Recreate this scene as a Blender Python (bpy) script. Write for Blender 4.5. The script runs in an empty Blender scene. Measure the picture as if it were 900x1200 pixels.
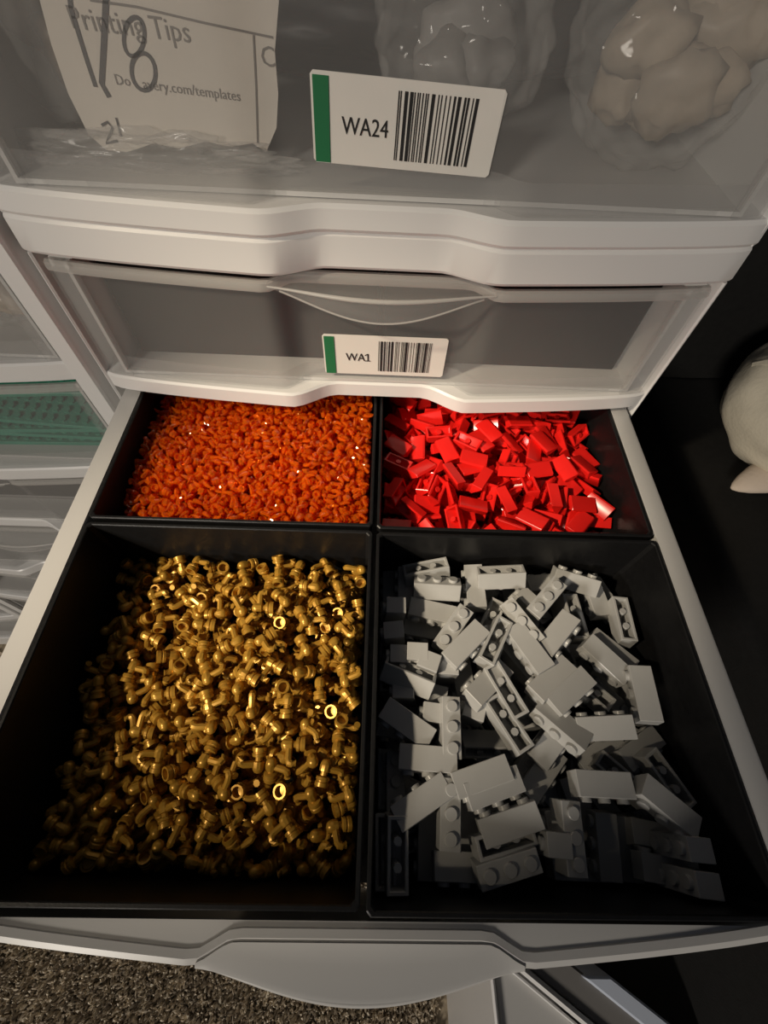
import bpy, bmesh, math, random
import numpy as np
from mathutils import Matrix, Vector
random.seed(7); rng = np.random.default_rng(7)
PI = math.pi
S = bpy.context.scene
COL = S.collection

# ------------------------------------------------------------------ camera
CAM = np.array([-.0004, -.2004, .1917]); PITCH, YAW, ROLL, FPX = 1.0113, -.0406, .0662, 517.9
def cam_axes(p=PITCH, y=YAW, r=ROLL):
    f = np.array([0, math.cos(p), -math.sin(p)]); u = np.array([0, math.sin(p), math.cos(p)]); x = np.array([1., 0, 0])
    c, s = math.cos(r), math.sin(r)
    x2 = c*x + s*u; u2 = -s*x + c*u
    c, s = math.cos(y), math.sin(y); Z = np.array([[c, -s, 0], [s, c, 0], [0, 0, 1]])
    return Z@x2, Z@u2, Z@f
CX, CU, CF = cam_axes()
def un(px, py, ax, val):            # where the ray of a photo pixel meets an axis plane
    d = CX*(px-450)/FPX + CU*(600-py)/FPX + CF
    return CAM + (val-CAM[ax])/d[ax]*d
def project(P):
    d = np.asarray(P)-CAM; D = d@CF
    return 450+FPX*(d@CX)/D, 600-FPX*(d@CU)/D, D
cd = bpy.data.cameras.new('camera'); cam = bpy.data.objects.new('camera', cd); COL.objects.link(cam)
cam.matrix_world = Matrix(((CX[0], CU[0], -CF[0], CAM[0]), (CX[1], CU[1], -CF[1], CAM[1]), (CX[2], CU[2], -CF[2], CAM[2]), (0, 0, 0, 1)))
cd.sensor_fit = 'VERTICAL'; cd.sensor_height = 36; cd.lens = 36*FPX/1200; cd.clip_start = .005
S.camera = cam

# ------------------------------------------------------------------ light
w = bpy.data.worlds.new('world'); S.world = w; w.use_nodes = True
w.node_tree.nodes['Background'].inputs[0].default_value = (.72, .80, 1, 1)
w.node_tree.nodes['Background'].inputs[1].default_value = .03
def spot(name, loc, target, energy, color, angle, blend, radius):
    l = bpy.data.lights.new(name, 'SPOT'); o = bpy.data.objects.new(name, l); COL.objects.link(o)
    o.location = loc; o.rotation_euler = (Vector(target)-Vector(loc)).to_track_quat('-Z', 'Y').to_euler()
    l.energy = energy; l.color = color; l.spot_size = angle; l.spot_blend = blend; l.shadow_soft_size = radius
    return o
LAMP_TARGET = Vector((-.018, -.088, .0)); LAMP_DIR = Vector((-1.0, -.55, 1.05)).normalized()
spot('warm_lamp', LAMP_TARGET + LAMP_DIR*1.0, LAMP_TARGET, 52, (1, .84, .62), math.radians(18.2), 1.0, .026)
al = bpy.data.lights.new('front_fill', 'AREA'); ao = bpy.data.objects.new('front_fill', al); COL.objects.link(ao)  # added low fill from the front left, brightens the upright frames
al.energy = 31; al.color = (1, .91, .79); al.shape = 'DISK'; al.size = .4
ao.location = (-1.2, -2.2, 1.0); ao.rotation_euler = (Vector((0, -.1, 0))-ao.location).to_track_quat('-Z', 'Y').to_euler()
S.view_settings.view_transform = 'Standard'; S.view_settings.look = 'None'
S.view_settings.exposure = 0; S.view_settings.gamma = 1; S.view_settings.use_curve_mapping = False

# ------------------------------------------------------------------ materials
def mat(name, col, rough=.4, metal=0., trans=0., alpha=1., spec=.5, ior=1.45, noise=0., nscale=60., bump=0., bscale=200., coat=0., sss=0.):
    m = bpy.data.materials.new(name); m.use_nodes = True
    nt = m.node_tree; b = nt.nodes['Principled BSDF']
    b.inputs['Base Color'].default_value = (*col, 1); b.inputs['Roughness'].default_value = rough
    b.inputs['Metallic'].default_value = metal; b.inputs['Transmission Weight'].default_value = trans
    b.inputs['Alpha'].default_value = alpha; b.inputs['Specular IOR Level'].default_value = spec; b.inputs['IOR'].default_value = ior
    b.inputs['Coat Weight'].default_value = coat
    if sss:
        b.inputs['Subsurface Weight'].default_value = sss; b.inputs['Subsurface Radius'].default_value = (.004, .003, .002); b.inputs['Subsurface Scale'].default_value = 1
    tc = nt.nodes.new('ShaderNodeTexCoord')
    if noise:
        n = nt.nodes.new('ShaderNodeTexNoise'); n.inputs['Scale'].default_value = nscale; n.inputs['Detail'].default_value = 4
        r = nt.nodes.new('ShaderNodeValToRGB')
        r.color_ramp.elements[0].position = .3; r.color_ramp.elements[1].position = .7
        r.color_ramp.elements[0].color = (*[c*(1-noise) for c in col], 1); r.color_ramp.elements[1].color = (*[min(1, c*(1+noise)) for c in col], 1)
        nt.links.new(tc.outputs['Object'], n.inputs['Vector']); nt.links.new(n.outputs['Fac'], r.inputs[0]); nt.links.new(r.outputs[0], b.inputs['Base Color'])
    if bump:
        n = nt.nodes.new('ShaderNodeTexNoise'); n.inputs['Scale'].default_value = bscale; n.inputs['Detail'].default_value = 3
        bp = nt.nodes.new('ShaderNodeBump'); bp.inputs['Strength'].default_value = bump; bp.inputs['Distance'].default_value = .001
        nt.links.new(tc.outputs['Object'], n.inputs['Vector']); nt.links.new(n.outputs['Fac'], bp.inputs['Height']); nt.links.new(bp.outputs[0], b.inputs['Normal'])
    return m
M = dict(
    white=mat('white_plastic', (.80, .79, .78), .32, noise=.02, nscale=8, bump=.03, bscale=40),
    haze=mat('hazy_plastic', (.60, .59, .58), .22, alpha=.115),
    haze2=mat('hazy_plastic_edge', (.70, .68, .65), .28, alpha=.42),
    tub=mat('tub_plastic', (.66, .65, .63), .33, alpha=.93, noise=.03, nscale=10),
    black=mat('black_bin_plastic', (.009, .009, .0095), .38, spec=.3, noise=.15, nscale=300, bump=.06, bscale=1500),
    gold=mat('pearl_gold', (.50, .27, .038), .33, metal=.36, spec=.5, noise=.06, nscale=300),
    grey=mat('light_grey_plastic', (.40, .40, .39), .30, noise=.03, nscale=90),
    red=mat('red_plastic', (.80, .016, .012), .22, noise=.05, nscale=90),
    paper=mat('sticker_paper', (.84, .81, .75), .6, noise=.02, nscale=60),
    sheet=mat('bag_label_paper', (.74, .68, .60), .75, noise=.06, nscale=25, bump=.2, bscale=60),
    green=mat('green_print', (.02, .18, .07), .5),
    ink=mat('black_print', (.02, .02, .02), .6),
    inkgrey=mat('faded_print', (.25, .23, .21), .7), pen=mat('pen_ink', (.09, .085, .085), .6),
    film=mat('clear_film', (.8, .78, .74), .08, alpha=.16, bump=.5, bscale=25),
    beige=mat('beige_parts', (.40, .33, .25), .5, noise=.2, nscale=50),
    umber=mat('brown_parts', (.20, .14, .09), .4, noise=.3, nscale=40),
    gplate=mat('green_plastic', (.03, .26, .17), .35, noise=.05, nscale=40),
    sofa=mat('black_cloth', (.006, .0058, .0055), .9, noise=.25, nscale=200, bump=.25, bscale=700),
    plush=mat('cream_cloth', (.72, .66, .53), .9, noise=.06, nscale=40, bump=.35, bscale=350),
    ear=mat('pinkish_cloth', (.62, .53, .45), .9, noise=.05, nscale=40, bump=.3, bscale=350),
    carpet=mat('carpet', (.34, .28, .20), .95, noise=.35, nscale=220),
    addedbag=mat('added_dark_film', (.03, .03, .032), .45, noise=.2, nscale=30, bump=.4, bscale=40),
    wall=mat('shade_toned_wall', (.05, .048, .045), .9, noise=.05, nscale=10),  # lack of light behind the towers is put into this wall colour
    dimgrey=mat('grey_panel', (.22, .21, .20), .5, noise=.04, nscale=30),
    bluewhite=mat('cool_white', (.62, .68, .80), .4),
)
def fuzz_carpet():
    m = bpy.data.materials.new('carpet_pile'); m.use_nodes = True; nt = m.node_tree; b = nt.nodes['Principled BSDF']
    b.inputs['Roughness'].default_value = .95
    g = nt.nodes.new('ShaderNodeNewGeometry'); r = nt.nodes.new('ShaderNodeValToRGB')
    e = r.color_ramp.elements; e[0].color = (.20, .165, .125, 1); e[1].color = (.95, .86, .70, 1)
    x = e.new(.5); x.color = (.62, .53, .41, 1)
    nt.links.new(g.outputs['Random Per Island'], r.inputs[0]); nt.links.new(r.outputs[0], b.inputs['Base Color'])
    return m
M['pile'] = fuzz_carpet()
def clear_orange():
    m = mat('clear_orange_plastic', (1, .22, .008), .03, ior=1.6, trans=.5, coat=1.); nt = m.node_tree
    t = nt.nodes.new('ShaderNodeBsdfTransparent'); t.inputs[0].default_value = (1, .56, .14, 1)
    mx = nt.nodes.new('ShaderNodeMixShader'); mx.inputs[0].default_value = .58
    nt.links.new(t.outputs[0], mx.inputs[1]); nt.links.new(nt.nodes['Principled BSDF'].outputs[0], mx.inputs[2])
    nt.links.new(mx.outputs[0], nt.nodes['Material Output'].inputs['Surface']); return m
M['orange'] = clear_orange(); S.cycles.transparent_max_bounces = 24

# ------------------------------------------------------------------ helpers
def tag(o, label=None, cat=None, group=None, kind=None):
    if label: o['label'] = label
    if cat: o['category'] = cat
    if group: o['group'] = group
    if kind: o['kind'] = kind
    return o
def empty(name, loc=(0, 0, 0), rz=0, parent=None):
    o = bpy.data.objects.new(name, None); o.empty_display_size = .02; COL.objects.link(o)
    o.location = loc; o.rotation_euler = (0, 0, rz); o.parent = parent
    return o
def mesh_np(name, V, F, mats, fmat=None, smooth=True, sharp=35):
    me = bpy.data.meshes.new(name); me.from_pydata([tuple(v) for v in V], [], F); me.update()
    for m in (mats if isinstance(mats, (list, tuple)) else [mats]): me.materials.append(m)
    if fmat is not None: me.polygons.foreach_set('material_index', np.asarray(fmat, dtype=np.int32))
    me.polygons.foreach_set('use_smooth', [smooth]*len(me.polygons))
    if smooth: me.set_sharp_from_angle(angle=math.radians(sharp))
    return me
def link(name, me, parent=None, loc=(0, 0, 0), rot=(0, 0, 0)):
    o = bpy.data.objects.new(name, me); COL.objects.link(o); o.parent = parent; o.location = loc; o.rotation_euler = rot
    return o
class MB:
    def __init__(s): s.V = []; s.F = []; s.fm = []
    def add(s, V, F, m=0):
        k = len(s.V); s.V += [tuple(v) for v in V]; s.F += [tuple(i+k for i in f) for f in F]; s.fm += [m]*len(F)
    def box(s, a, b, m=0):
        x0, y0, z0 = a; x1, y1, z1 = b
        s.add([(x0,y0,z0),(x1,y0,z0),(x1,y1,z0),(x0,y1,z0),(x0,y0,z1),(x1,y0,z1),(x1,y1,z1),(x0,y1,z1)],
              [(0,3,2,1),(4,5,6,7),(0,1,5,4),(1,2,6,5),(2,3,7,6),(3,0,4,7)], m)
    def loft(s, rings, m=0, cap=True, closed=True):
        n = len(rings[0]); V = [p for r in rings for p in r]; F = []
        for i in range(len(rings)-1):
            for j in range(n if closed else n-1):
                j2 = (j+1) % n
                F.append((i*n+j, i*n+j2, (i+1)*n+j2, (i+1)*n+j))
        if cap and closed: F.append(tuple(range(n))[::-1]); F.append(tuple((len(rings)-1)*n+j for j in range(n)))
        s.add(V, F, m)
    def lathe(s, prof, seg=10, m=0, frame=None):
        fr = frame or Matrix.Identity(4); rings = []
        for r, z in prof:
            rings.append([fr @ Vector((r*math.cos(2*PI*k/seg), r*math.sin(2*PI*k/seg), z)) for k in range(seg)])
        s.loft(rings, m)
    def tube(s, pts, rad, seg=8, m=0):
        rings = []; pts = [Vector(p) for p in pts]
        for i, p in enumerate(pts):
            d = (pts[min(i+1, len(pts)-1)]-pts[max(i-1, 0)]).normalized()
            q = d.to_track_quat('Z', 'X').to_matrix(); r = rad[i] if isinstance(rad, (list, tuple)) else rad
            rings.append([p + q @ Vector((r*math.cos(2*PI*k/seg), r*math.sin(2*PI*k/seg), 0)) for k in range(seg)])
        s.loft(rings, m)
    def mesh(s, name, mats, smooth=True, bevel=0, sharp=35):
        me = mesh_np(name, s.V, s.F, mats, s.fm, smooth, sharp)
        bm = bmesh.new(); bm.from_mesh(me)
        bmesh.ops.recalc_face_normals(bm, faces=bm.faces)
        if bevel:
            es = [e for e in bm.edges if len(e.link_faces) == 2 and e.calc_face_angle() > .9]
            bmesh.ops.bevel(bm, geom=es, offset=bevel, segments=1, affect='EDGES', clamp_overlap=True)
        bm.to_mesh(me); bm.free()
        if smooth: me.polygons.foreach_set('use_smooth', [True]*len(me.polygons)); me.set_sharp_from_angle(angle=math.radians(sharp))
        return me
    def build(s, name, mats, parent=None, smooth=True, bevel=0, loc=(0, 0, 0), rot=(0, 0, 0), sharp=35):
        return link(name, s.mesh(name, mats, smooth, bevel, sharp), parent, loc, rot)

# ------------------------------------------------------------------ setting
FLOOR = -.55
b = MB(); b.box((-1.6, -1.6, FLOOR-.02), (1.6, .62, FLOOR)); tag(b.build('floor', M['carpet'], smooth=False), kind='structure')
b = MB(); b.box((-1.6, .62, FLOOR-.02), (1.6, .66, 1.4)); tag(b.build('wall_back', M['wall'], smooth=False), kind='structure')
# carpet pile: stubby yarn ends, one object
N = 62000; N2 = 60000; bx = np.concatenate([rng.uniform(-.50, .36, N), rng.uniform(-1.1, 1.0, N2)]); by = np.concatenate([rng.uniform(-.56, -.24, N), rng.uniform(-1.3, .2, N2)]); wide = np.arange(N+N2) >= N
keep = ~((by > -.5) & (bx > .09) & (bx < .30)) & ~((by > -.02) & (bx > -.83) & (bx < .17)) & ~((by > -.52) & (bx > .25)) & ~(wide & (by < -.24) & (by > -.56) & (bx > -.5) & (bx < .36)); bx = bx[keep]; by = by[keep]; wide = wide[keep]; N = len(bx)
hh = rng.uniform(.006, .014, N); rr = rng.uniform(.0010, .0019, N)*np.where(wide, 2.0, 1.); lx = rng.uniform(-.006, .006, N); ly = rng.uniform(-.006, .006, N); a0 = rng.uniform(0, 2, N)
V = np.zeros((N, 7, 3))
for q in range(3):
    a = a0+q*2.094
    for lv, zf, rf in ((0, 0, .9), (3, .7, 1.)):
        V[:, lv+q] = np.stack([bx+lx*zf+rr*rf*np.cos(a), by+ly*zf+rr*rf*np.sin(a), FLOOR+hh*zf], 1)
V[:, 6] = np.stack([bx+lx, by+ly, FLOOR+hh], 1)
F = []
for k in range(0, 7*N, 7): F += [(k, k+1, k+4, k+3), (k+1, k+2, k+5, k+4), (k+2, k, k+3, k+5), (k+3, k+4, k+6), (k+4, k+5, k+6), (k+5, k+3, k+6)]
V = V.reshape(-1, 3)
tag(link('carpet_pile', mesh_np('carpet_pile', V, F, M['pile'], smooth=False)), 'brown grey looped carpet pile in front of the storage towers', 'carpet', kind='stuff')

# ------------------------------------------------------------------ drawer towers
def sm(t): t = max(0, min(1, t)); return t*t*(3-2*t)
def bow(x, c=-.001, W=.157):
    a = abs(x); out = -.0125*max(0, (W-a)/.108)**.6 if a > .049 else -.0125
    return out + (c-out)*(1-sm((a-.024)/.027))
def fbow(x, c=-.003):            # plan of the drawer fronts: flat middle, outer thirds stand forward
    a = abs(x); out = -.0125*max(0, (.157-a)/.108)**.6 if a > .049 else -.0125
    return out + (c-out)*(1-sm((a-.040)/.014))
def xs_n(W, n=64): return [(-W + 2*W*i/n) for i in range(n+1)]
def bar(name, z0, z1, parent, c=-.001, W=.157, thick=.016, lipz=0, mt='white', bulge=0.):
    b = MB(); rings = []
    for x in xs_n(W):
        y = bow(x, c)
        rings.append([(x, y+.0012-bulge, z0), (x, y-bulge, z0+.0012), (x, y, z1-.0012), (x, y+.0012, z1), (x, y+thick, z1), (x, y+thick, z0)])
    b.loft(rings); return b.build(name, M[mt], parent)
def sticker(parent, text, loc, tilt=0, c=-.003):
    """label with a green end, a code and a bar code; follows the moulded front"""
    mb = MB(); L, Hh = .0667, .0254
    def strip(x0, x1, z0, z1, m, off, n=1):
        V = []; F = []
        for i in range(n+1):
            x = x0+(x1-x0)*i/n
            y = fbow(x+loc[0], c)-fbow(loc[0], c)-off
            V += [(x, y, z0), (x, y, z1)]
        k = len(V)
        if off < .0003:
            V += [(v[0], v[1]+.00025, v[2]) for v in V]
        for i in range(n):
            F.append((2*i, 2*i+2, 2*i+3, 2*i+1))
        mb.add(V[:k], F, m)
        if off < .0003:
            edge = [0]+[2*i for i in range(1, n+1)]+[2*i+1 for i in range(n, -1, -1)]
            mb.add(V, [(edge[j], edge[(j+1) % len(edge)], edge[(j+1) % len(edge)]+k, edge[j]+k) for j in range(len(edge))], m)
    strip(-L/2+.001, L/2-.001, -Hh/2, Hh/2, 0, 0, 16); [mb.add([(sg*(L/2-.001), fbow(sg*(L/2-.001)+loc[0], c)-fbow(loc[0], c), z) for z in (-Hh/2, Hh/2)] + [(sg*L/2, fbow(sg*(L/2-.001)+loc[0], c)-fbow(loc[0], c), z) for z in (Hh/2-.001, -Hh/2+.001)], [(0, 1, 2, 3)]) for sg in (-1, 1)]
    strip(-L/2+.0008, -L/2+.0062, -Hh/2+.0003, Hh/2-.001, 1, .0004, 3)
    r = random.Random(text); x = -.0035
    while x < .0245:
        wd = r.choice((.00035, .00035, .0007, .0011)); strip(x, x+wd, -.0098, .0098, 2, .0004); x += wd+r.choice((.00035, .0004, .0007, .0011))
    cu = bpy.data.curves.new('t', 'FONT'); cu.body = text; cu.size = .0072; cu.align_x = 'CENTER'; cu.align_y = 'CENTER'; cu.extrude = 0; cu.resolution_u = 3
    to = bpy.data.objects.new('t', cu); COL.objects.link(to); bpy.context.view_layer.update()
    me = bpy.data.meshes.new_from_object(to.evaluated_get(bpy.context.evaluated_depsgraph_get()))
    mb.add([(v.co.x*.86-.0145, -.0004, v.co.y-.0012) for v in me.vertices], [tuple(p.vertices) for p in me.polygons], 2)
    bpy.data.objects.remove(to)
    if text.endswith('1'):
        xm = max(v[0] for v in mb.V[-len(me.vertices):]); zt = max(v[2] for v in mb.V[-len(me.vertices):]); zb = min(v[2] for v in mb.V[-len(me.vertices):])
        mb.add([(xm-.0006, -.0004, zt), (xm-.0020, -.0004, zt-.0009), (xm-.0020, -.0004, zt-.0016), (xm-.0006, -.0004, zt-.0008)], [(0, 1, 2, 3)], 2)
        mb.add([(xm-.0018, -.0004, zb), (xm+.0010, -.0004, zb), (xm+.0010, -.0004, zb+.0005), (xm-.0018, -.0004, zb+.0005)], [(0, 1, 2, 3)], 2)
    me = mesh_np('sticker', mb.V, mb.F, [M['paper'], M['green'], M['ink']], mb.fm, False)
    return tag(link('sticker', me, parent, (loc[0], loc[1], loc[2]), (0, tilt, 0)), 'white sticker with green end, printed %s and a bar code' % text)
def drawer(parent, z0, h, loc_y=0, c=-.003, dz=0, lift=.0):
    """hazy plastic drawer; origin on the front line, at its rim height"""
    W = .1535; D = .30
    o = MB(); t = .0018
    xi = .1440
    # tub walls and floor
    o.box((-xi-t, 0, -h), (-xi, D, -.0016)); o.box((xi, 0, -h), (xi+t, D, -.0016)); o.box((-xi-t, D-t, -h), (xi+t, D, -.0016)); o.box((-xi, 0, -h), (xi, D-t, -h+t))
    d = o.build('drawer', M['tub'], parent, False, loc=(0, loc_y, z0+h))
    # flange along the two sides
    for s in (-1, 1):
        f = MB(); rings = []
        for y in (.004, .02, .1, .2, D):
            p = [(.1432, 0), (.1520, 0), (.1536, -.0008), (.1545, -.0030), (.1545, -.0055), (.1532, -.0055), (.1525, -.0030), (.1515, -.0018), (.1432, -.0018)]
            rings.append([(s*a, y, zz) for a, zz in p])
        f.loft(rings); f.build('side_rim', M['tub'], d)
    # front panel
    f = MB(); rings = []
    xs = xs_n(W, 72)
    for x in xs:
        y = fbow(x, c); rings.append([(x, y+.0032, -h), (x, y+.0032, -.004), (x, y+.0048, -.004), (x, y+.0048, -h)])
    f.loft(rings); f.build('front_panel', M['tub' if lift else 'haze'], d)
    if lift:                       # ledge between the rolled rim and the bins
        f = MB(); f.loft([[(x, fbow(x, c)+.0040, -.0009), (x, max(-.0008, fbow(x, c)+.0042), -.0013), (x, max(-.0008, fbow(x, c)+.0042), -.0027), (x, fbow(x, c)+.0040, -.0024)] for x in xs]); f.build('front_ledge', M['tub'], d)
    # raised edge of the panel, thicker and whiter
    f = MB()
    for s in (-1, 1):
        rings = []
        for x in (s*(W-.013), s*(W-.0065), s*W):
            y = fbow(x, c); rings.append([(x, y+.0010, -h), (x, y+.0010, -.004), (x, y+.0031, -.004), (x, y+.0031, -h)])
        f.loft(rings)
    rings = []
    for x in xs_n(W-.007, 60):
        y = fbow(x, c); rings.append([(x, y+.0049, -h), (x, y+.0049, -h+.011), (x, y+.0068, -h+.009), (x, y+.0068, -h)])
    f.loft(rings); f.build('panel_border', M['haze'], d)
    # rolled rim along the top of the front
    f = MB(); rings = []
    for x in xs:
        y = fbow(x, c)
        rings.append([(x, y+.0005, -.0045), (x, y, -.003), (x, y+.0006, -.0008), (x, y+.0022, 0), (x, y+.0044, -.0004), (x, y+.0052, -.002), (x, y+.0055, -.0045)])
    f.loft(rings); f.build('front_rim', M['haze2' if not lift else 'tub'], d)
    # pull: flat oval shelf with a turned-down skirt
    f = MB(); rings = []; hw = .0515
    for i in range(41):
        x = -hw + 2*hw*i/40; wv = max(0., math.cos(PI*x/(2*hw)))**1.25
        yi = fbow(x, c)+.0012; yo = -.0122-.0080*wv; sk = .0022+.0105*wv; yo = min(yo, yi-.0008)
        k = min(.0028, (yi-yo)*.45)
        rings.append([(x, yi, .0002), (x, (yi*.6+yo*.4), -.0010*wv), (x, yo+k*.7, -.0003), (x, yo+k*.2, -.0006), (x, yo, -.0018), (x, yo+k*.2, -sk), (x, yo+k*.5, -sk-.0002), (x, yo+k*.6, -.0022), (x, yi, -.0016)])
    f.loft(rings)
    f.tube([(r[4][0], r[4][1]+.0006, r[4][2]+.0002) for r in rings], [.0004+.0007*math.sin(PI*i/40) for i in range(41)], 8, 1); f.tube([(r[6][0], r[6][1], r[6][2]) for r in rings[2:-2]], .00045, 6, 1)
    f.build('handle', [M['haze' if not lift else 'tub'], M['haze2' if not lift else 'tub']], d, sharp=50)
    return d
def tower(name, cx, z_bars, top, base, label, cyc=-.001, ctop=-.005):
    t = empty(name, (cx, 0, base)); z = lambda v: v-base
    for s in (-1, 1):
        b = MB()
        p = [(.1568, .003), (.1574, .0004), (.1584, -.0004), (.1594, .0004), (.1600, .003), (.1600, .315), (.1568, .315)]
        b.loft([[(s*x, y, z(base)) for x, y in p], [(s*x, y, z(top)-.0004) for x, y in p]]); b.build('side_panel', M['white'], t)
    for i, (z0, z1) in enumerate(z_bars): bar('crossbar', z(z0), z(z1), t, cyc)
    b = MB(); b.box((-.1566, .3102, z(base)), (.1566, .3145, z(top)-.001)); b.build('back_panel', M['white'], t, False)
    return t
def top_frame(t, z0, z1, c, base, W=.160, name='top_frame', bulge=0.):
    b = MB(); rings = []
    for x in xs_n(W, 72):
        y = bow(x, c, .160)
        rings.append([(x, y+.001, z0-base), (x, y, z0-base+.0015), (x, y+.0006, z1-base-.0015), (x, y+.0020, z1-base), (x, .3155, z1-base), (x, .3155, z1-base-.003), (x, y+.004, z1-base-.003), (x, y+.004, z0-base)])
    b.loft(rings); return b.build(name, M['white'], t)

# main tower: lower unit with the open drawer
T1 = tower('storage_tower', 0, [(.0025, .0132), (-.0795, -.0690), (-.161, -.150), (-.243, -.232), (-.325, -.314), (-.407, -.396), (-.55, -.478)], .0805, FLOOR, '')
tag(T1, 'white plastic drawer tower with one drawer pulled open, sticker WA1 above it', 'storage tower')
top_frame(T1, .0808, .0962, -.004, FLOOR)
d1 = drawer(T1, .0137-FLOOR, .0640)
sticker(d1, 'WA1', (.0025, fbow(.0025)+.0030, .0318-.0777))
OPEN_Y = -.2365
d_open = drawer(T1, -.0675-FLOOR, .0670, OPEN_Y, c=-.0070, lift=1)
for zt in (-.1495, -.2315, -.3135, -.3955, -.4775): drawer(T1, zt-FLOOR, .0655)
# upper unit stacked on it
UB = .0966
T2 = tower('storage_tower', 0, [], .205, UB, '')
tag(T2, 'upper white drawer unit stacked on the open one, sticker WA24 on its front', 'storage tower')
top_frame(T2, UB, .1070, -.005, UB, name='base_frame'); top_frame(T2, .1985, .216, -.005, UB)
d24 = drawer(T2, .1075-UB, .0880, c=-.003)
sticker(d24, 'WA24', (.0064, fbow(.0064, -.003)+.0030, .1308-.1955), math.radians(2.2), c=-.003)
# neighbour tower on the left
def side_tower(NX, label):
    T3 = tower('storage_tower', NX, [(.0085, .0215), (-.082, -.0695), (-.172, -.1595), (-.262, -.2495), (-.352, -.3395), (-.442, -.4295), (-.55, -.5195)], .205, FLOOR, '')
    tag(T3, label, 'storage tower')
    for s in (-1, 1):
        b = MB(); b.loft([[(s*x, y, zz) for x, y in ((.1490, -.0010), (.1496, -.0034), (.1590, -.0034), (.1600, -.0020), (.1600, -.0005), (.1490, -.0005))] for zz in (0, .205-FLOOR)]); b.build('front_post', M['white'], T3)
    top_frame(T3, .205, .222, -.005, FLOOR); bar('crossbar', .100-FLOOR, .1125-FLOOR, T3)
    for zt, hh in ((.1130, .086), (.0220, .0740), (-.0690, .0740), (-.1590, .0740), (-.2490, .0740), (-.3390, .0740), (-.4290, .0740), (-.5190, .0740)): drawer(T3, zt-FLOOR, hh)
side_tower(-.3245, 'white drawer tower standing left of the open drawer, green plates in it')
side_tower(-.6500, 'white drawer tower at the far left, only low drawer fronts in view')

# ------------------------------------------------------------------ black bins
def open_bin(name, x0, x1, y0, y1, z0, z1, label, t=.0016):
    b = MB(); cx, cy = (x0+x1)/2, (y0+y1)/2; hx, hy, H = (x1-x0)/2, (y1-y0)/2, z1-z0; r = .0015
    def ring(ax, ay, z): return [(-ax, -ay+r, z), (-ax+r, -ay, z), (ax-r, -ay, z), (ax, -ay+r, z), (ax, ay-r, z), (ax-r, ay, z), (-ax+r, ay, z), (-ax, ay-r, z)]
    b.loft([ring(hx-.001, hy-.001, 0), ring(hx-.0005, hy-.0005, H-.006), ring(hx-.0002, hy-.0002, H-.0004), ring(hx-.0006, hy-.0006, H), ring(hx-t, hy-t, H), ring(hx-t-.0004, hy-t-.0004, H-.0005), ring(hx-t-.001, hy-t-.001, t)])
    return tag(b.build(name, M['black'], None, loc=(cx, cy, z0), sharp=30), label, 'bin', 'black bins in the drawers')
BZ = -.0657; G = .0008
YM = -.0903
BINS = dict(
    gold=(-.1420, -G, -.2350, YM-G, BZ, 0.), grey=(G, .1420, -.2362, YM-G-.0012, BZ, .0008),
    orange=(-.1420, -G, YM+G, .0545, BZ, 0.0004), red=(G, .1420, YM+G-.0010, .0535, BZ, 0.0002))
open_bin('storage_bin', *BINS['gold'], 'black square bin full of gold tap pieces, front left in the open drawer')
open_bin('storage_bin', *BINS['grey'], 'black square bin holding grey bricks, front right in the open drawer')
open_bin('storage_bin', *BINS['orange'], 'black square bin full of clear orange pieces, back left in the open drawer')
open_bin('storage_bin', *BINS['red'], 'black square bin full of red slope bricks, back right in the open drawer')
open_bin('storage_bin', -.1425, -.0003, .0155, .157, .0158, .0735, 'left black bin seen through the hazy drawer front with sticker WA1')
open_bin('storage_bin', .0003, .1425, .0155, .157, .0158, .0735, 'right black bin seen through the hazy drawer front with sticker WA1')

# ------------------------------------------------------------------ piles: pieces dropped one by one onto a height map
def rot_random():
    q = rng.normal(size=4); q /= np.linalg.norm(q); a, b_, c, d = q
    return np.array([[a*a+b_*b_-c*c-d*d, 2*(b_*c-a*d), 2*(b_*d+a*c)], [2*(b_*c+a*d), a*a-b_*b_+c*c-d*d, 2*(c*d-a*b_)], [2*(b_*d-a*c), 2*(c*d+a*b_), a*a-b_*b_-c*c+d*d]])
def rz_(a): c, s = math.cos(a), math.sin(a); return np.array([[c, -s, 0], [s, c, 0], [0, 0, 1]])
def rx_(a): c, s = math.cos(a), math.sin(a); return np.array([[1, 0, 0], [0, c, -s], [0, s, c]])
def ry_(a): c, s = math.cos(a), math.sin(a); return np.array([[c, 0, s], [0, 1, 0], [-s, 0, c]])
def cloud(meshes, n):
    P = []; A = []
    for me in meshes:
        me.calc_loop_triangles(); V = np.array([v.co for v in me.vertices])
        for t in me.loop_triangles:
            a, b, c = V[list(t.vertices)]; P.append((a, b, c)); A.append(np.linalg.norm(np.cross(b-a, c-a)))
    A = np.array(A); idx = rng.choice(len(P), n, p=A/A.sum()); r = rng.random((n, 2)); fl = r.sum(1) > 1; r[fl] = 1-r[fl]
    P = np.array(P)[idx]; return P[:, 0]+r[:, :1]*(P[:, 1]-P[:, 0])+r[:, 1:]*(P[:, 2]-P[:, 0])
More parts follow.
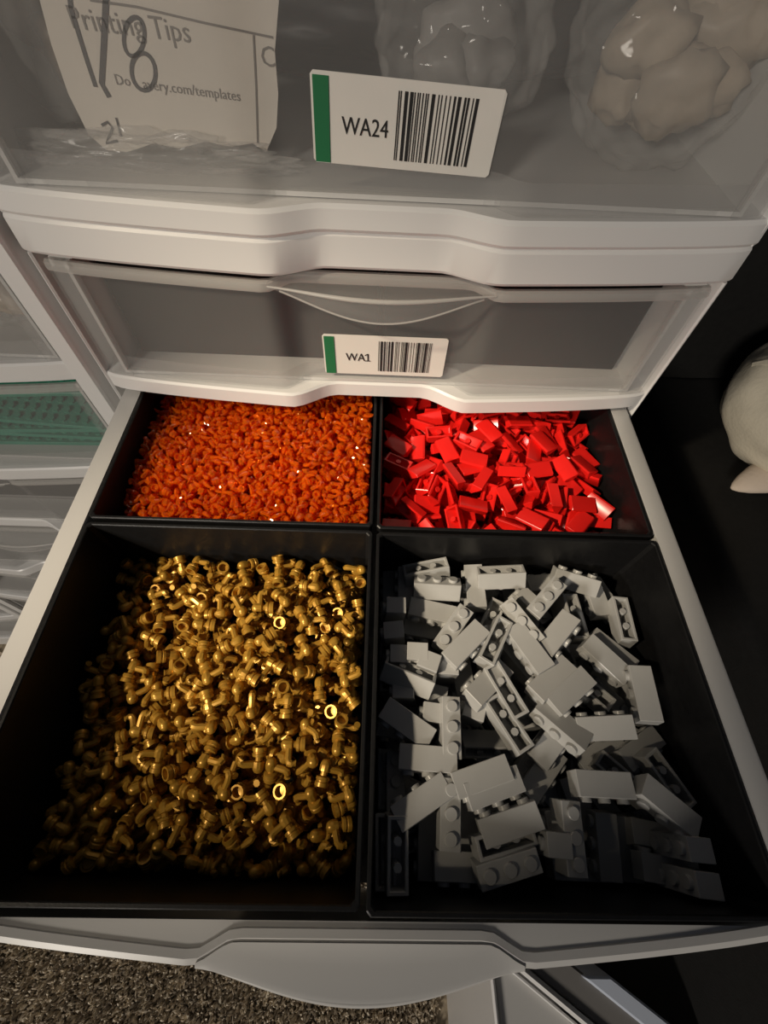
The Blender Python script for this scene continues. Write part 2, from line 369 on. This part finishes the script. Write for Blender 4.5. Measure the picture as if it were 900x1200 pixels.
class Pile:
    RES = .001
    def __init__(s, bn, wall=.0032):
        x0, x1, y0, y1, z0, z1 = bn; s.x0, s.x1, s.y0, s.y1 = x0+wall, x1-wall, y0+wall, y1-wall; s.z0 = z0+.0018
        s.nx = int((s.x1-s.x0)/s.RES)+1; s.ny = int((s.y1-s.y0)/s.RES)+1; s.H = np.full(s.nx*s.ny, s.z0); s.items = []
    def fit(s, P, x, y, soft=0):
        """rest height for points P (rotated, centred) at x, y"""
        lo = P.min(0); hi = P.max(0)
        x = min(max(x, s.x0-lo[0]), s.x1-hi[0]); y = min(max(y, s.y0-lo[1]), s.y1-hi[1])
        c = ((P[:, 0]+x-s.x0)/s.RES).astype(int)*s.ny + ((P[:, 1]+y-s.y0)/s.RES).astype(int)
        g = s.H[c]-P[:, 2]
        z = max(g.max()-soft, s.z0-lo[2])
        return x, y, z, c
    def put(s, P, c, z, item): np.maximum.at(s.H, c, P[:, 2]+z); s.items.append(item)
def fill(p, clouds, prof, tries=6, maxfail=250, cap=4000, rot=rot_random, soft=.0006):
    fails = 0
    while fails < maxfail and len(p.items) < cap:
        k = int(rng.integers(len(clouds))); R = rot(); P = clouds[k]@R.T; best = None
        for _ in range(tries):
            r = p.fit(P, rng.uniform(p.x0, p.x1), rng.uniform(p.y0, p.y1), soft)
            sc = r[2]+P[:, 2].max()-prof(r[0], r[1])
            if best is None or sc < best[0]: best = (sc, r)
        sc, (x, y, z, c) = best
        if sc > 0: fails += 1; continue
        fails = 0; p.put(P, c, z, (k, R, np.array([x, y, z])))
def seen(p, clouds, cell=2.):
    pts = []; ids = []
    for i, (k, R, t) in enumerate(p.items): pts.append(clouds[k]@R.T+t); ids.append(np.full(len(clouds[k]), i))
    pts = np.concatenate(pts); ids = np.concatenate(ids); u, v, D = project(pts)
    c = (u//cell).astype(int)+3000*(v//cell).astype(int); o = np.argsort(D); _, f = np.unique(c[o], return_index=True)
    return np.bincount(ids[o][f], minlength=len(p.items))
def place(o, R, t):
    o.matrix_world = Matrix(((*R[0], t[0]), (*R[1], t[1]), (*R[2], t[2]), (0, 0, 0, 1)))
def joined(name, items, parts, m, label, cat):
    """the pieces past the limit, as one object"""
    V = []; F = []; k = 0
    src = [[(np.array([v.co for v in me.vertices]), [tuple(q.vertices) for q in me.polygons]) for me in ps] for ps in parts]
    for kk, R, t in items:
        for vv, ff in src[kk]:
            V.append(vv@R.T+t); F += [tuple(i+k for i in f) for f in ff]; k += len(vv)
    if not V: return
    return tag(link(name, mesh_np(name, np.concatenate(V), F, m)), label, cat, kind='stuff')
ROWS = ['back row', 'second row', 'third row', 'front row']
COLS = ['far left', 'left of centre', 'right of centre', 'far right']
def where(p, x, y):
    a = min(3, int((y-p.y0)/(p.y1-p.y0)*4)); b = min(3, int((x-p.x0)/(p.x1-p.x0)*4)); return ROWS[3-a], COLS[b]
ORD = ['first', 'second', 'third', 'fourth', 'fifth', 'sixth']
def where6(p, x, y):
    a = min(5, int((p.y1-y)/(p.y1-p.y0)*6)); b = min(5, int((x-p.x0)/(p.x1-p.x0)*6)); return ORD[a]+' row from back', ORD[b]+' column'
def heading(R, ax=0):
    d = R[:, ax]; a = math.degrees(math.atan2(d[1], d[0])) % 180
    return 'pointing sideways' if a < 22 or a > 158 else 'slanting right' if a < 68 else 'pointing forward' if a < 112 else 'slanting left'
def spread(objs, lab):
    """tell look-alikes with the same words apart by their order from the left"""
    d = {}
    for o in objs: d.setdefault(o['label'], []).append(o)
    for L, os in d.items():
        if len(os) == 1: continue
        os.sort(key=lambda o: project(np.array(o.matrix_world.translation)[None])[0][0])
        ords = ['', 'second-', 'third-', 'fourth-', 'fifth-', 'sixth-', 'seventh-', 'eighth-', 'ninth-', 'tenth-']; h = (len(os)+1)//2
        names = [ords[min(9, i)]+'leftmost' for i in range(h)] + [ords[min(9, len(os)-1-i)]+'rightmost' for i in range(h, len(os))]
        for n, o in zip(names, os): o['label'] = n+' '+L

# ---- gold taps
def tap_meshes():
    mm = .001
    cup = MB(); cup.lathe([(1.2*mm, 2.6*mm), (2.1*mm, 2.5*mm), (2.2*mm, 0), (3.0*mm, 0), (3.05*mm, 1.5*mm), (2.7*mm, 1.8*mm), (2.7*mm, 2.3*mm), (3.05*mm, 2.6*mm), (2.9*mm, 3.6*mm), (1.6*mm, 4.0*mm)], 12)
    body = MB(); body.lathe([(.9*mm, 3.6*mm), (1.5*mm, 3.8*mm), (1.5*mm, 5.4*mm), (2.35*mm, 5.7*mm), (2.5*mm, 7.8*mm), (2.3*mm, 9.0*mm), (1.6*mm, 10*mm), (.6*mm, 10.4*mm)], 10)
    sp = MB(); sp.tube([(1.6*mm, 0, 6.8*mm), (6.2*mm, 0, 6.8*mm), (7.3*mm, 0, 6.3*mm), (7.6*mm, 0, 5.2*mm), (7.6*mm, 0, 3.4*mm)], [1.45*mm, 1.45*mm, 1.55*mm, 1.5*mm, 1.5*mm], 8)
    off = Vector((-1.8*mm, 0, -5.2*mm)); out = []
    for b_, n in ((body, 'tap_body'), (cup, 'tap_cup'), (sp, 'tap_spout')):
        me = b_.mesh(n, M['gold']); me.transform(Matrix.Translation(off)); out.append(me)
    return out
TAP = tap_meshes()
pg = Pile(BINS['gold']); cl = [cloud(TAP, 260)]
def prof_gold(x, y):
    u = (x+.071)/.07; v = (y-YM)/(-.145)          # v 0 at the back, 1 at the front
    return -.0235 - .008*max(0, -u)**2 - .016*max(0, v-.25)**1.5 + .007*math.exp(-((u-.25)**2+(v-.42)**2)/.22) - .004*max(0, .1-v)*10*.3
fill(pg, cl, prof_gold)
vis = seen(pg, cl); order = np.argsort(-vis); ind = []
for i in order[:300]:
    k, R, t = pg.items[i]; o = link('tap_piece', TAP[0]); place(o, R, t)
    for n, me in (('cup', TAP[1]), ('spout', TAP[2])): link(n, me, o)
    ax = R[:, 2]; pose = 'open cup turned up' if ax[2] < -.45 else 'domed end up' if ax[2] > .45 else 'cup to front' if ax[1] > .35 else 'cup to back' if ax[1] < -.35 else 'cup to left' if ax[0] > 0 else 'cup to right'
    r, c = where6(pg, t[0], t[1]); tag(o, 'gold tap piece, %s, %s, %s' % (pose, r, c), 'toy piece', 'gold tap pieces heaped in the front left bin'); ind.append(o)
bpy.context.view_layer.update(); spread(ind, '')
joined('tap_heap', [pg.items[i] for i in order[300:]], [TAP], M['gold'], 'rest of the heap of small gold tap pieces in the front left bin', 'toy pieces')

# ---- clear orange round plates
def plate_mesh():
    mm = .00080; b = MB(); b.lathe([(.6*mm, -1*mm), (2.0*mm, -1*mm), (2.1*mm, -2.4*mm), (2.6*mm, -2.4*mm), (3.05*mm, -1.4*mm), (3.05*mm, .8*mm), (2.45*mm, .85*mm), (2.4*mm, 2.5*mm), (1.5*mm, 2.5*mm), (.5*mm, .5*mm)], 8)
    return b.mesh('round_plate', M['orange'], smooth=False)
def flame_mesh():
    mm = .00085; b = MB(); b.tube([(0, 0, -3.2*mm), (0, 0, -2.2*mm), (.3*mm, 0, -.6*mm), (1.0*mm, 0, 1.0*mm), (2.0*mm, 0, 2.3*mm), (3.2*mm, 0, 3.2*mm)], [1.0*mm, 1.5*mm, 1.45*mm, 1.1*mm, .7*mm, .15*mm], 6)
    return b.mesh('flame_piece', M['orange'], smooth=False)
RP = plate_mesh(); FP = flame_mesh()
po = Pile(BINS['orange']); CO = (cloud([RP], 80), cloud([FP], 50)); co = [CO[0], CO[0], CO[1]]
def prof_orange(x, y):
    u = (x+.071)/.07; v = (y+.018)/.072
    return -.0105 + .0045*(1-u*u) - .003*max(0, -u)**3 + .001*math.sin(70*x+40*y) - .008*max(0, -.55-v)
fill(po, co, prof_orange, cap=11000, maxfail=120, tries=4)
vis = seen(po, co); order = np.argsort(-vis); ind = []
for i in order[:300]:
    k, R, t = po.items[i]; o = link(('round_plate', 'round_plate', 'flame_piece')[k], (RP, RP, FP)[k]); place(o, R, t)
    ax = R[:, 2]; pose = 'stud up' if ax[2] > .5 else 'stud down' if ax[2] < -.5 else 'standing on edge'
    r, c = where6(po, t[0], t[1]); tag(o, 'clear orange %s, %s, %s, %s' % (('round plate', 'round plate', 'curved flame')[k], pose if k < 2 else ('tip up' if ax[2] > .4 else 'tip down' if ax[2] < -.4 else 'lying'), r, c), 'toy piece', 'clear orange pieces in the back left bin'); ind.append(o)
bpy.context.view_layer.update(); spread(ind, '')
joined('orange_piece_heap', [po.items[i] for i in order[300:]], [[RP], [RP], [FP]], M['orange'], 'rest of the heap of tiny clear orange pieces in the back left bin', 'toy pieces')

# ---- red slopes and grey bricks: hollow bodies
def hollow(prof, L, t, name, m, pins, top=None):
    """prof: closed outline (y, z) in mm of the end face, hollowed from below"""
    mm = .001; b = MB(); h = L/2
    n = len(prof)
    cy = (min(p[0] for p in prof)+max(p[0] for p in prof))/2; y0 = min(p[0] for p in prof); y1 = max(p[0] for p in prof)
    inner = [(y0+t, 0), (y1-t, 0)] + [(max(y0+t, min(y1-t, y)), z-t) for y, z in prof[2:]]
    V = [(s*h*mm, y*mm, z*mm) for s in (-1, 1) for y, z in prof] + [(s*(h-t)*mm, y*mm, z*mm) for s in (-1, 1) for y, z in inner]
    F = [tuple(range(n)), tuple(range(n, 2*n))[::-1]]
    for j in range(1, n): F.append((j, (j+1) % n, n+(j+1) % n, n+j))
    a, c = 2*n, 3*n
    F += [tuple(a+j for j in range(n))[::-1], tuple(c+j for j in range(n))]
    for j in range(1, n): F.append((a+j, c+j, c+(j+1) % n, a+(j+1) % n))
    F += [(0, 1, a+1, a), (1, n+1, c+1, a+1), (n+1, n, c, c+1), (n, 0, a, c)]
    b.add(V, F)
    me0 = b.mesh(name, m, bevel=.00022, sharp=25)
    bm = bmesh.new(); bm.from_mesh(me0)
    for px, ztop in pins:
        r = bmesh.ops.create_cone(bm, cap_ends=True, segments=8, radius1=.0016, radius2=.0016, depth=ztop*mm)
        bmesh.ops.translate(bm, verts=r['verts'], vec=(px*mm, cy*mm, ztop*mm/2+.0004))
    bm.to_mesh(me0); bm.free(); me0.polygons.foreach_set('use_smooth', [True]*len(me0.polygons)); me0.set_sharp_from_angle(angle=.5)
    return me0
SL = hollow([(-4, 0), (4, 0), (4, 1.7), (-2.8, 6.3), (-4, 6.3)], 16, 1.3, 'slope_brick', M['red'], [(0, 2.6)])
SL.transform(Matrix.Translation((0, 0, -.0030)))
pr = Pile(BINS['red']); cr = [cloud([SL], 260)]
def prof_red(x, y):
    u = (x-.071)/.07; v = (y+.018)/.072
    return -.0125 + .004*math.exp(-(u*u+v*v)/.5) - .008*max(0, u)**2 - .004*max(0, -u)**2 - .006*max(0, -v-.5)
def rot_red():
    a = rng.uniform(0, 2*PI); q = rng.random()
    if q < .42: return rz_(a)@rx_(rng.normal()*.4)@ry_(rng.normal()*.35)                 # slope side up
    if q < .62: return rz_(a)@rx_(PI+rng.normal()*.45)@ry_(rng.normal()*.3)              # hollow side up
    if q < .86: return rz_(a)@rx_(rng.choice([-1, 1])*PI/2+rng.normal()*.4)@ry_(rng.normal()*.3)
    return rot_random()
fill(pr, cr, prof_red, tries=7, rot=rot_red, soft=.0008)
vis = seen(pr, cr); order = np.argsort(-vis); ind = []
for i in order[:260]:
    if vis[i] < 3: continue
    k, R, t = pr.items[i]; o = link('slope_brick', SL); place(o, R, t)
    ax = R[:, 2]; pose = 'sloped face up' if ax[2] > .55 else 'hollow underside up' if ax[2] < -.55 else 'on its edge'
    r, c = where(pr, t[0], t[1]); tag(o, 'red slope brick, %s, %s, %s, %s' % (pose, heading(R), r, c), 'toy brick', 'red slope bricks in the back right bin'); ind.append(o)
used = {i for i in order[:260] if vis[i] >= 3}
bpy.context.view_layer.update(); spread(ind, '')
joined('slope_brick_heap', [it for i, it in enumerate(pr.items) if i not in used], [[SL]], M['red'], 'buried lower layers of the red slope bricks in the back right bin', 'toy bricks')

# ---- grey bricks, laid where the photograph shows them
BR = hollow([(-4, 0), (4, 0), (4, 9.6), (-4, 9.6)], 24, 1.35, 'toy_brick', M['grey'], [(-4, 8.2), (4, 8.2)]); BR.transform(Matrix.Translation((0, 0, -.0048)))
b = MB(); b.lathe([(.0022, 0), (.0024, 0), (.0024, .0015), (.0022, .0017), (.0002, .0017)], 14); ST = b.mesh('stud', M['grey'], sharp=30)
def brick_cloud():
    m2 = ST.copy(); V = [cloud([BR], 420)]
    for dx in (-.008, 0, .008):
        c = cloud([m2], 20); V.append(c+np.array([dx, 0, .0048]))
    return np.concatenate(V)
CB = brick_cloud()
def prof_grey(x, y):
    u = (x-.071)/.07; v = (y-YM)/(-.145)
    return -.034 - .010*max(0, v-.35) + .006*math.exp(-((u+.05)**2+(v-.35)**2)/.3)
pb = Pile(BINS['grey'])
def rot_flat():
    return rz_(rng.uniform(0, PI))@rx_(rng.choice([0, PI/2, PI, -PI/2])+rng.normal()*.12)@ry_(rng.normal()*.12)
fill(pb, [CB], lambda x, y: prof_grey(x, y)-.0085-.003*max(0, (x-.09)/.05), tries=8, rot=rot_flat, maxfail=120)
n_under = len(pb.items)
# px, py, image angle of the long axis, roll of the studs about it (0 up, 90 to the viewer side, 180 down), layer
G_ = [(456,678,90,90,0),(476,691,90,90,0),(452,854,10,90,0),(443,914,90,0,0),(463,919,90,0,0),(442,1005,90,180,0),(465,1005,90,180,0),(626,822,-50,0,0),(612,778,50,0,0),
(723,682,55,0,0),(542,794,80,90,0),(533,993,90,0,0),(681,1035,3,0,0),(763,913,40,0,0),(697,698,70,90,0),(500,664,-8,170,0),(712,816,35,0,0),(705,880,-40,90,0),(448,782,90,180,0),
(550,975,88,90,0),(740,1009,80,-90,0),(618,898,-52,0,0),(773,981,12,90,0),(786,1032,10,-90,0),(499,738,10,88,0),(574,728,-66,180,0),(659,709,75,180,0),(640,672,-5,-90,0),
(513,686,4,-35,1),(509,710,12,78,1),(531,736,-55,8,1),(557,688,84,95,1),(589,673,1,142,1),(582,748,-65,180,1),(480,788,22,140,1),(672,667,15,-60,1),(640,701,-50,0,1),(619,722,52,18,1),
(677,720,75,180,1),(730,727,80,180,1),(728,758,38,90,1),(710,773,42,90,1),(711,798,42,175,1),(774,811,82,180,1),(756,813,78,95,1),(597,806,60,180,1),(472,846,35,88,1),
(572,872,2,-125,1),(502,890,5,88,1),(565,910,-20,90,1),(583,923,-20,90,1),(635,906,-56,90,1),(648,866,-56,90,1),(659,849,42,80,1),(751,877,-38,88,1),(733,913,42,178,1),(789,913,52,178,1),(792,946,38,85,1),
(692,920,3,85,1),(679,983,83,0,1),(710,990,82,92,1),(503,1009,90,90,1),(544,1023,3,88,1),(598,988,-16,175,1),(600,1018,-18,10,1),
(548,752,-46,88,2),(578,796,-45,-88,2),(625,755,55,88,2),(657,741,-52,88,2),(654,793,-42,-90,2),(674,807,-42,92,2),(531,849,88,0,2),(601,846,58,178,2),(717,850,-2,-85,2),(497,941,-35,-88,2),(602,966,-20,-90,2),(531,954,90,0,2)]
E_ = [(454,712,0),(456,733,5),(523,784,8),(516,803,8),(505,771,20),(467,761,5),(475,811,3),(576,768,25),(621,693,40),(510,833,0),(554,835,0),(648,962,5),(648,989,3),(809,994,10),(819,1035,10),(492,760,5)]
items = [(px, py, a, r, L, 'n') for px, py, a, r, L in G_] + [(px, py, a, 0, .5, 'e') for px, py, a in E_]
items.sort(key=lambda q: q[4])
INFO = {}
for px, py, a, roll, L, kind in items:
    z = -.036
    for it in range(4):
        q0 = un(px, py, 2, z); ang = math.radians(a)
        q1 = un(px+12*math.cos(ang), py+12*math.sin(ang), 2, z); d = q1-q0; yaw = math.atan2(d[1], d[0])
        if it == 0: j1, j2 = rng.normal()*.10, rng.normal()*.10
        if kind == 'e': R = rz_(yaw)@ry_(-PI/2+j1)@rx_(j2)
        else: R = rz_(yaw)@ry_(j1)@rx_(math.radians(roll)+j2)
        P = CB@R.T; x, y, zz, c = pb.fit(P, q0[0], q0[1], .0022)
        z = zz+.35*P[:, 2].max()
        if it < 3: z = max(min(z, -.008), -.058)
    if zz+P[:, 2].max() > -.012: zz = -.012-P[:, 2].max()
    INFO[len(pb.items)] = (roll, kind); pb.put(P, c, zz, (0, R, np.array([x, y, zz])))
ind = []
for i in range(n_under, len(pb.items)):
    k, R, t = pb.items[i]; roll, kind = INFO[i]
    o = link('toy_brick', BR); place(o, R, t)
    for dx in (-.008, 0, .008): link('stud', ST, o, (dx, 0, .0047))
    pose = 'standing on end' if kind == 'e' else 'studs up' if abs(roll) < 45 else 'hollow underside up' if abs(roll) > 115 else 'lying on its side'
    r, c = where(pb, t[0], t[1]); tag(o, 'grey three-stud brick %s, %s, %s' % (pose+('' if kind == 'e' else ', '+heading(R)), r, c), 'toy brick', 'grey three-stud bricks in the front right bin'); ind.append(o)
bpy.context.view_layer.update(); spread(ind, '')
b = MB()
SB = MB()
for dx in (-.008, 0, .008):
    SB.lathe([(.0024, .0047), (.0024, .0064), (.0002, .0064)], 10, frame=Matrix.Translation((dx, 0, 0)))
joined('toy_brick_heap', pb.items[:n_under], [[BR, SB.mesh('studs', M['grey'])]], M['grey'], 'buried lower layers of the grey bricks in the front right bin', 'toy bricks')

# ------------------------------------------------------------------ things inside the closed drawers
def lump(name, c, s, seed, m, amp=.25, freq=2.2, n=3, parent=None, pinch=0):
    from mathutils import noise
    bm = bmesh.new(); bmesh.ops.create_icosphere(bm, subdivisions=n+1, radius=1)
    for v in bm.verts:
        p = v.co.copy(); d = noise.noise(p*freq+Vector((seed*7.1, seed*3.3, 0))) + .5*noise.noise(p*freq*2.3+Vector((0, seed*5.7, 2)))
        f = 1+amp*d
        if pinch: f += pinch*max(0, p.z)**4*.8
        v.co = Vector((p.x*s[0]*f, p.y*s[1]*f, p.z*s[2]*f))
    me = bpy.data.meshes.new(name); bm.to_mesh(me); bm.free(); me.materials.append(m); me.polygons.foreach_set('use_smooth', [True]*len(me.polygons))
    return link(name, me, parent, c)
def bag(c, s, seed, inner, label, k=5):
    r = random.Random(seed); o = lump('plastic_bag', c, s, seed, M['film'], .16, 2.6, 4); tag(o, label, 'bag', 'clear bags stored in the drawers')
    for i in range(k):
        w = [r.uniform(.28, .5)*s[0], r.uniform(.3, .45)*s[1], r.uniform(.28, .5)*s[2]]
        lump('parcel', [r.uniform(-.42, .42)*s[j] for j in range(3)], w, seed*10+i, inner, .45, 1.3, 2, o)
    return o
# upper drawer: sheet of paper in a bag at the left, bag of pale parts at the right, empty film between
PY = .0155
def pp(px, py, y=PY): return un(px, py, 1, y)
org = pp(180, 90)
sheet_px = [(36,-40),(330,-40),(322,60),(326,110),(324,150),(312,178),(296,168),(270,172),(240,166),(210,174),(180,168),(150,178),(125,176),(104,158),(80,110),(60,52)]
b = MB(); P2 = [pp(*p)-org for p in sheet_px]; nP = len(P2)
b.add([tuple(v) for v in P2]+[(v[0], v[1]+.0006, v[2]) for v in P2], [tuple(range(nP)), tuple(range(nP, 2*nP))[::-1]]+[(i, (i+1) % nP, nP+(i+1) % nP, nP+i) for i in range(nP)])
sheet = b.build('paper_sheet', M['sheet'], None, False, loc=tuple(org)); tag(sheet, 'torn white paper with handwritten V8 in the upper drawer, left of sticker WA24', 'paper')
def ribbon(px, wd, m, name):
    b = MB(); q = [Vector(pp(*p, PY-.0003)-org) for p in px]
    rings = []
    for i, p in enumerate(q):
        d = (q[min(i+1, len(q)-1)]-q[max(i-1, 0)]).normalized(); nn = Vector((-d.z, 0, d.x))*wd*.65
        rings.append([p+nn, p-nn])
    b.loft(rings, closed=False); return b.build(name, M[m], sheet, False)
def circ(cx, cy, rx, ry, t=0): return [(cx+rx*math.cos(a)*math.cos(t)-ry*math.sin(a)*math.sin(t), cy+rx*math.cos(a)*math.sin(t)+ry*math.sin(a)*math.cos(t)) for a in [2*PI*i/22 for i in range(23)]]
ribbon([(78,-30),(83,10),(92,40),(103,75),(112,102)], .0011, 'pen', 'pen_stroke'); ribbon([(125,-30),(123,20),(121,60),(119,98),(128,114)], .0014, 'pen', 'pen_stroke')
ribbon(circ(157, 43, 12, 23, .1), .0009, 'pen', 'pen_stroke'); ribbon(circ(168, 84, 14, 22, -.1), .0010, 'pen', 'pen_stroke')
ribbon([(119,147),(126,143),(132,150),(128,160),(124,168),(138,165)], .0007, 'pen', 'pen_stroke'); ribbon([(136,138),(142,160)], .0006, 'pen', 'pen_stroke')
ribbon([(105,0),(160,8),(240,27),(320,44)], .0005, 'inkgrey', 'printed_line'); ribbon([(297,41),(300,100),(302,168)], .0005, 'inkgrey', 'printed_line')
def lettering(text, px, py, size, rot, parent, o0, y, m='inkgrey'):
    cu = bpy.data.curves.new('t', 'FONT'); cu.body = text; cu.size = size; cu.resolution_u = 2
    to = bpy.data.objects.new('t', cu); COL.objects.link(to); bpy.context.view_layer.update()
    me = bpy.data.meshes.new_from_object(to.evaluated_get(bpy.context.evaluated_depsgraph_get())); bpy.data.objects.remove(to)
    me.transform(Matrix.Rotation(PI/2, 4, 'X')); me.materials.clear(); me.materials.append(M[m])
    return link('lettering', me, parent, tuple(un(px, py, 1, y)-o0), (0, rot, 0))
lettering('Printing Tips', 84, 33, .0078, .05, sheet, org, PY-.0003); lettering('Do', 136, 99, .0042, .05, sheet, org, PY-.0003); lettering('avery.com/templates', 168, 104, .0042, .06, sheet, org, PY-.0003); lettering('C', 306, 77, .0075, .05, sheet, org, PY-.0003)
bag((-.128, .040, .150), (.024, .020, .036), 3, M['umber'], 'clear bag of brown parts behind the torn paper in the upper drawer', 6)
bag((.112, .046, .145), (.040, .030, .036), 5, M['beige'], 'clear bag of beige parts at the right end of the upper drawer', 9)
bag((.030, .060, .143), (.036, .028, .031), 8, M['dimgrey'], 'crumpled clear bag of grey parts behind sticker WA24 in the upper drawer', 3)
tag(lump('darkening_bag', (.0, .125, .146), (.135, .052, .034), 31, M['addedbag'], .12, 2.4, 4), 'added dark grey bag darkening the back of the upper drawer', 'bag')  # added dark bulk that dims the drawer interior behind the hazy front
film = lump('plastic_film', tuple(pp(175, 186, .0125)), (.050, .0035, .0085), 21, M['film'], .5, 3.2, 4); tag(film, 'crumpled clear film below the torn paper in the upper drawer', 'plastic film')
# neighbour tower
bag((-.206, .030, .046), (.030, .022, .022), 11, M['beige'], 'clear bag of beige parts in the drawer above the green plates', 8)
def stud_plate(c, rz, rx, nx, ny, label):
    p = .008; b = MB(); b.box((-nx*p/2, -ny*p/2, 0), (nx*p/2, ny*p/2, .0032)); o = b.build('studded_plate', M['gplate'], None, False, .0002, loc=c, rot=(rx, 0, rz)); tag(o, label, 'toy plate', 'green plates in the left tower')
    s = MB()
    for i in range(nx):
        for j in range(ny): s.lathe([(.0024, .0032), (.0024, .0049), (.0003, .0049)], 8, frame=Matrix.Translation(((i-(nx-1)/2)*p, (j-(ny-1)/2)*p, 0)))
    s.build('studs', M['gplate'], o); return o
for i, (dz, dy, rz, rx, lb) in enumerate([(0, 0, .03, 0, 'lowest green studded plate in the left tower drawer'), (.006, .003, -.02, 0, 'green studded plate second from the bottom in the left tower drawer'), (.012, .001, .05, 0, 'green studded plate in the middle of the stack, left tower drawer'),
                                  (.024, .004, -.06, .12, 'tilted green studded plate above the stack, left tower drawer'), (.038, .016, .08, .16, 'topmost tilted green studded plate in the left tower drawer')]):
    stud_plate((-.262, .054+dy, -.0672+dz), rz, rx, 18, 11, lb)
b = MB(); b.box((-.085, .02, 0), (.085, .15, .004)); tag(b.build('grey_tray', M['dimgrey'], None, False, .001, loc=(-.27, .0, -.1568)), 'flat grey panel lying in the drawer under the green plates', 'panel')

# ------------------------------------------------------------------ black seat and the soft toy at the right
SX, SZ, SY = .258, -.10, .15
def soft_box(a, bb, name, m, parent, seed, amp=.004, r=.012):
    from mathutils import noise
    bm = bmesh.new(); bmesh.ops.create_cube(bm, size=1)
    for v in bm.verts: v.co = Vector([(a[i]+bb[i])/2 + v.co[i]*(bb[i]-a[i]) for i in range(3)])
    bmesh.ops.bevel(bm, geom=list(bm.edges), offset=r, segments=3, affect='EDGES', profile=.6)
    bmesh.ops.subdivide_edges(bm, edges=[e for e in bm.edges if e.calc_length() > .05], cuts=14, use_grid_fill=True)
    bm.normal_update()
    for v in bm.verts:
        v.co += v.normal*amp*(noise.noise(v.co*14+Vector((seed, 0, 0)))+.6*noise.noise(v.co*33+Vector((0, seed, 0))))
    me = bpy.data.meshes.new(name); bm.to_mesh(me); bm.free(); me.materials.append(m); me.polygons.foreach_set('use_smooth', [True]*len(me.polygons))
    return link(name, me, parent)
ch = empty('armchair', (.55, -.1, FLOOR)); tag(ch, 'black cloth armchair at the right with a cream soft toy on it', 'armchair')
sc = soft_box((SX-.55, -.40, .05), (.95-.55, SY+.1+.01, SZ-FLOOR), 'seat_cushion', M['sofa'], ch, 2)
soft_box((SX-.55+.005, SY+.1+.004, .06), (.95-.55, SY+.1+.16, .72), 'backrest', M['sofa'], ch, 5, .006)
for lx, ly in ((-.26, -.36), (.36, -.36), (-.26, .22), (.36, .22)):
    b = MB(); b.lathe([(.014, 0), (.02, .056)], 10); b.build('leg', M['ink'], ch, loc=(lx, ly, 0))
tp = un(905, 490, 2, -.055)
tp = np.array([.352, .016, SZ])
toy = empty('soft_toy', (tp[0], tp[1], SZ)); tag(toy, 'cream cloth soft toy with a pointed ear sitting on the black armchair', 'soft toy')
lump('body', (-.003, .040, .055), (.070, .066, .058), 4, M['plush'], .07, 1.6, 4, toy)
lump('head', (.018, -.022, .036), (.056, .050, .034), 9, M['ear'], .05, 1.4, 4, toy)
def cone_ear(base, tip, r0, name):
    b = MB(); p0 = Vector(base); p1 = Vector(tip); d = p1-p0; q = d.to_track_quat('Z', 'Y').to_matrix(); rings = []
    for t, rr in ((0, 1), (.25, .92), (.5, .74), (.75, .5), (.92, .26), (1, .07)):
        rings.append([p0+d*t+q @ Vector((r0*rr*math.cos(2*PI*k/14), .55*r0*rr*math.sin(2*PI*k/14), 0)) for k in range(14)])
    b.loft(rings); return b.build(name, M['ear'], toy, sharp=80)
cone_ear((-.026, .004, .020), (-.068, -.009, .012), .017, 'ear'); cone_ear((.055, -.045, .045), (.09, -.07, .055), .017, 'ear')
# seam fold on the body
b = MB(); b.tube([(-.066, .062, .075), (-.062, .050, .088), (-.058, .036, .092), (-.060, .022, .085)], [.003, .005, .005, .003], 8); b.build('seam', M['plush'], toy)

# ------------------------------------------------------------------ white box on the carpet, lower right
BT = -.28; BK = .870
tr = empty('open_box', (.20, -.36, FLOOR)); tag(tr, 'white plastic box with grey panel standing on the carpet below the open drawer', 'box')
def prism(name, poly, z0, z1, m, bev=.0015):
    b = MB(); n = len(poly)
    poly = [(x*BK-.20, -.2+(y+.2)*BK+.36) for x, y in poly]
    b.loft([[(x, y, z0-FLOOR) for x, y in poly], [(x, y, z1-FLOOR) for x, y in poly]]); return b.build(name, M[m], tr, True, bev)
DX, DY = .84, -.54
def strip(p, wd, l0, l1): return [(p[0]+DX*l0, p[1]+DY*l0), (p[0]+DX*l1, p[1]+DY*l1), (p[0]+DX*l1+wd, p[1]+DY*l1), (p[0]+DX*l0+wd, p[1]+DY*l0)]
prism('side_panel', [(.1118, -.27), (.1190, -.47), (.1225, -.47), (.1160, -.27)], FLOOR+.001, BT, 'white')
prism('inner_panel', [(.1190, -.275), (.1246, -.47), (.2300, -.47), (.2000, -.385), (.1560, -.3410), (.1380, -.275)], FLOOR+.001, BT-.008, 'tub')
prism('rim_bar', strip((.1490, -.3417), .011, -.05, .10), FLOOR+.02, BT+.001, 'white', .003)
prism('rim_bar', strip((.1425, -.3430), .0045, -.03, .10), FLOOR+.02, BT-.003, 'white', .001)
prism('grey_panel', strip((.1612, -.3417), .044, -.05, .10), FLOOR+.02, BT-.004, 'dimgrey')
prism('cover_strip', strip((.2056, -.345), .026, -.012, .10), FLOOR+.02, BT, 'bluewhite')
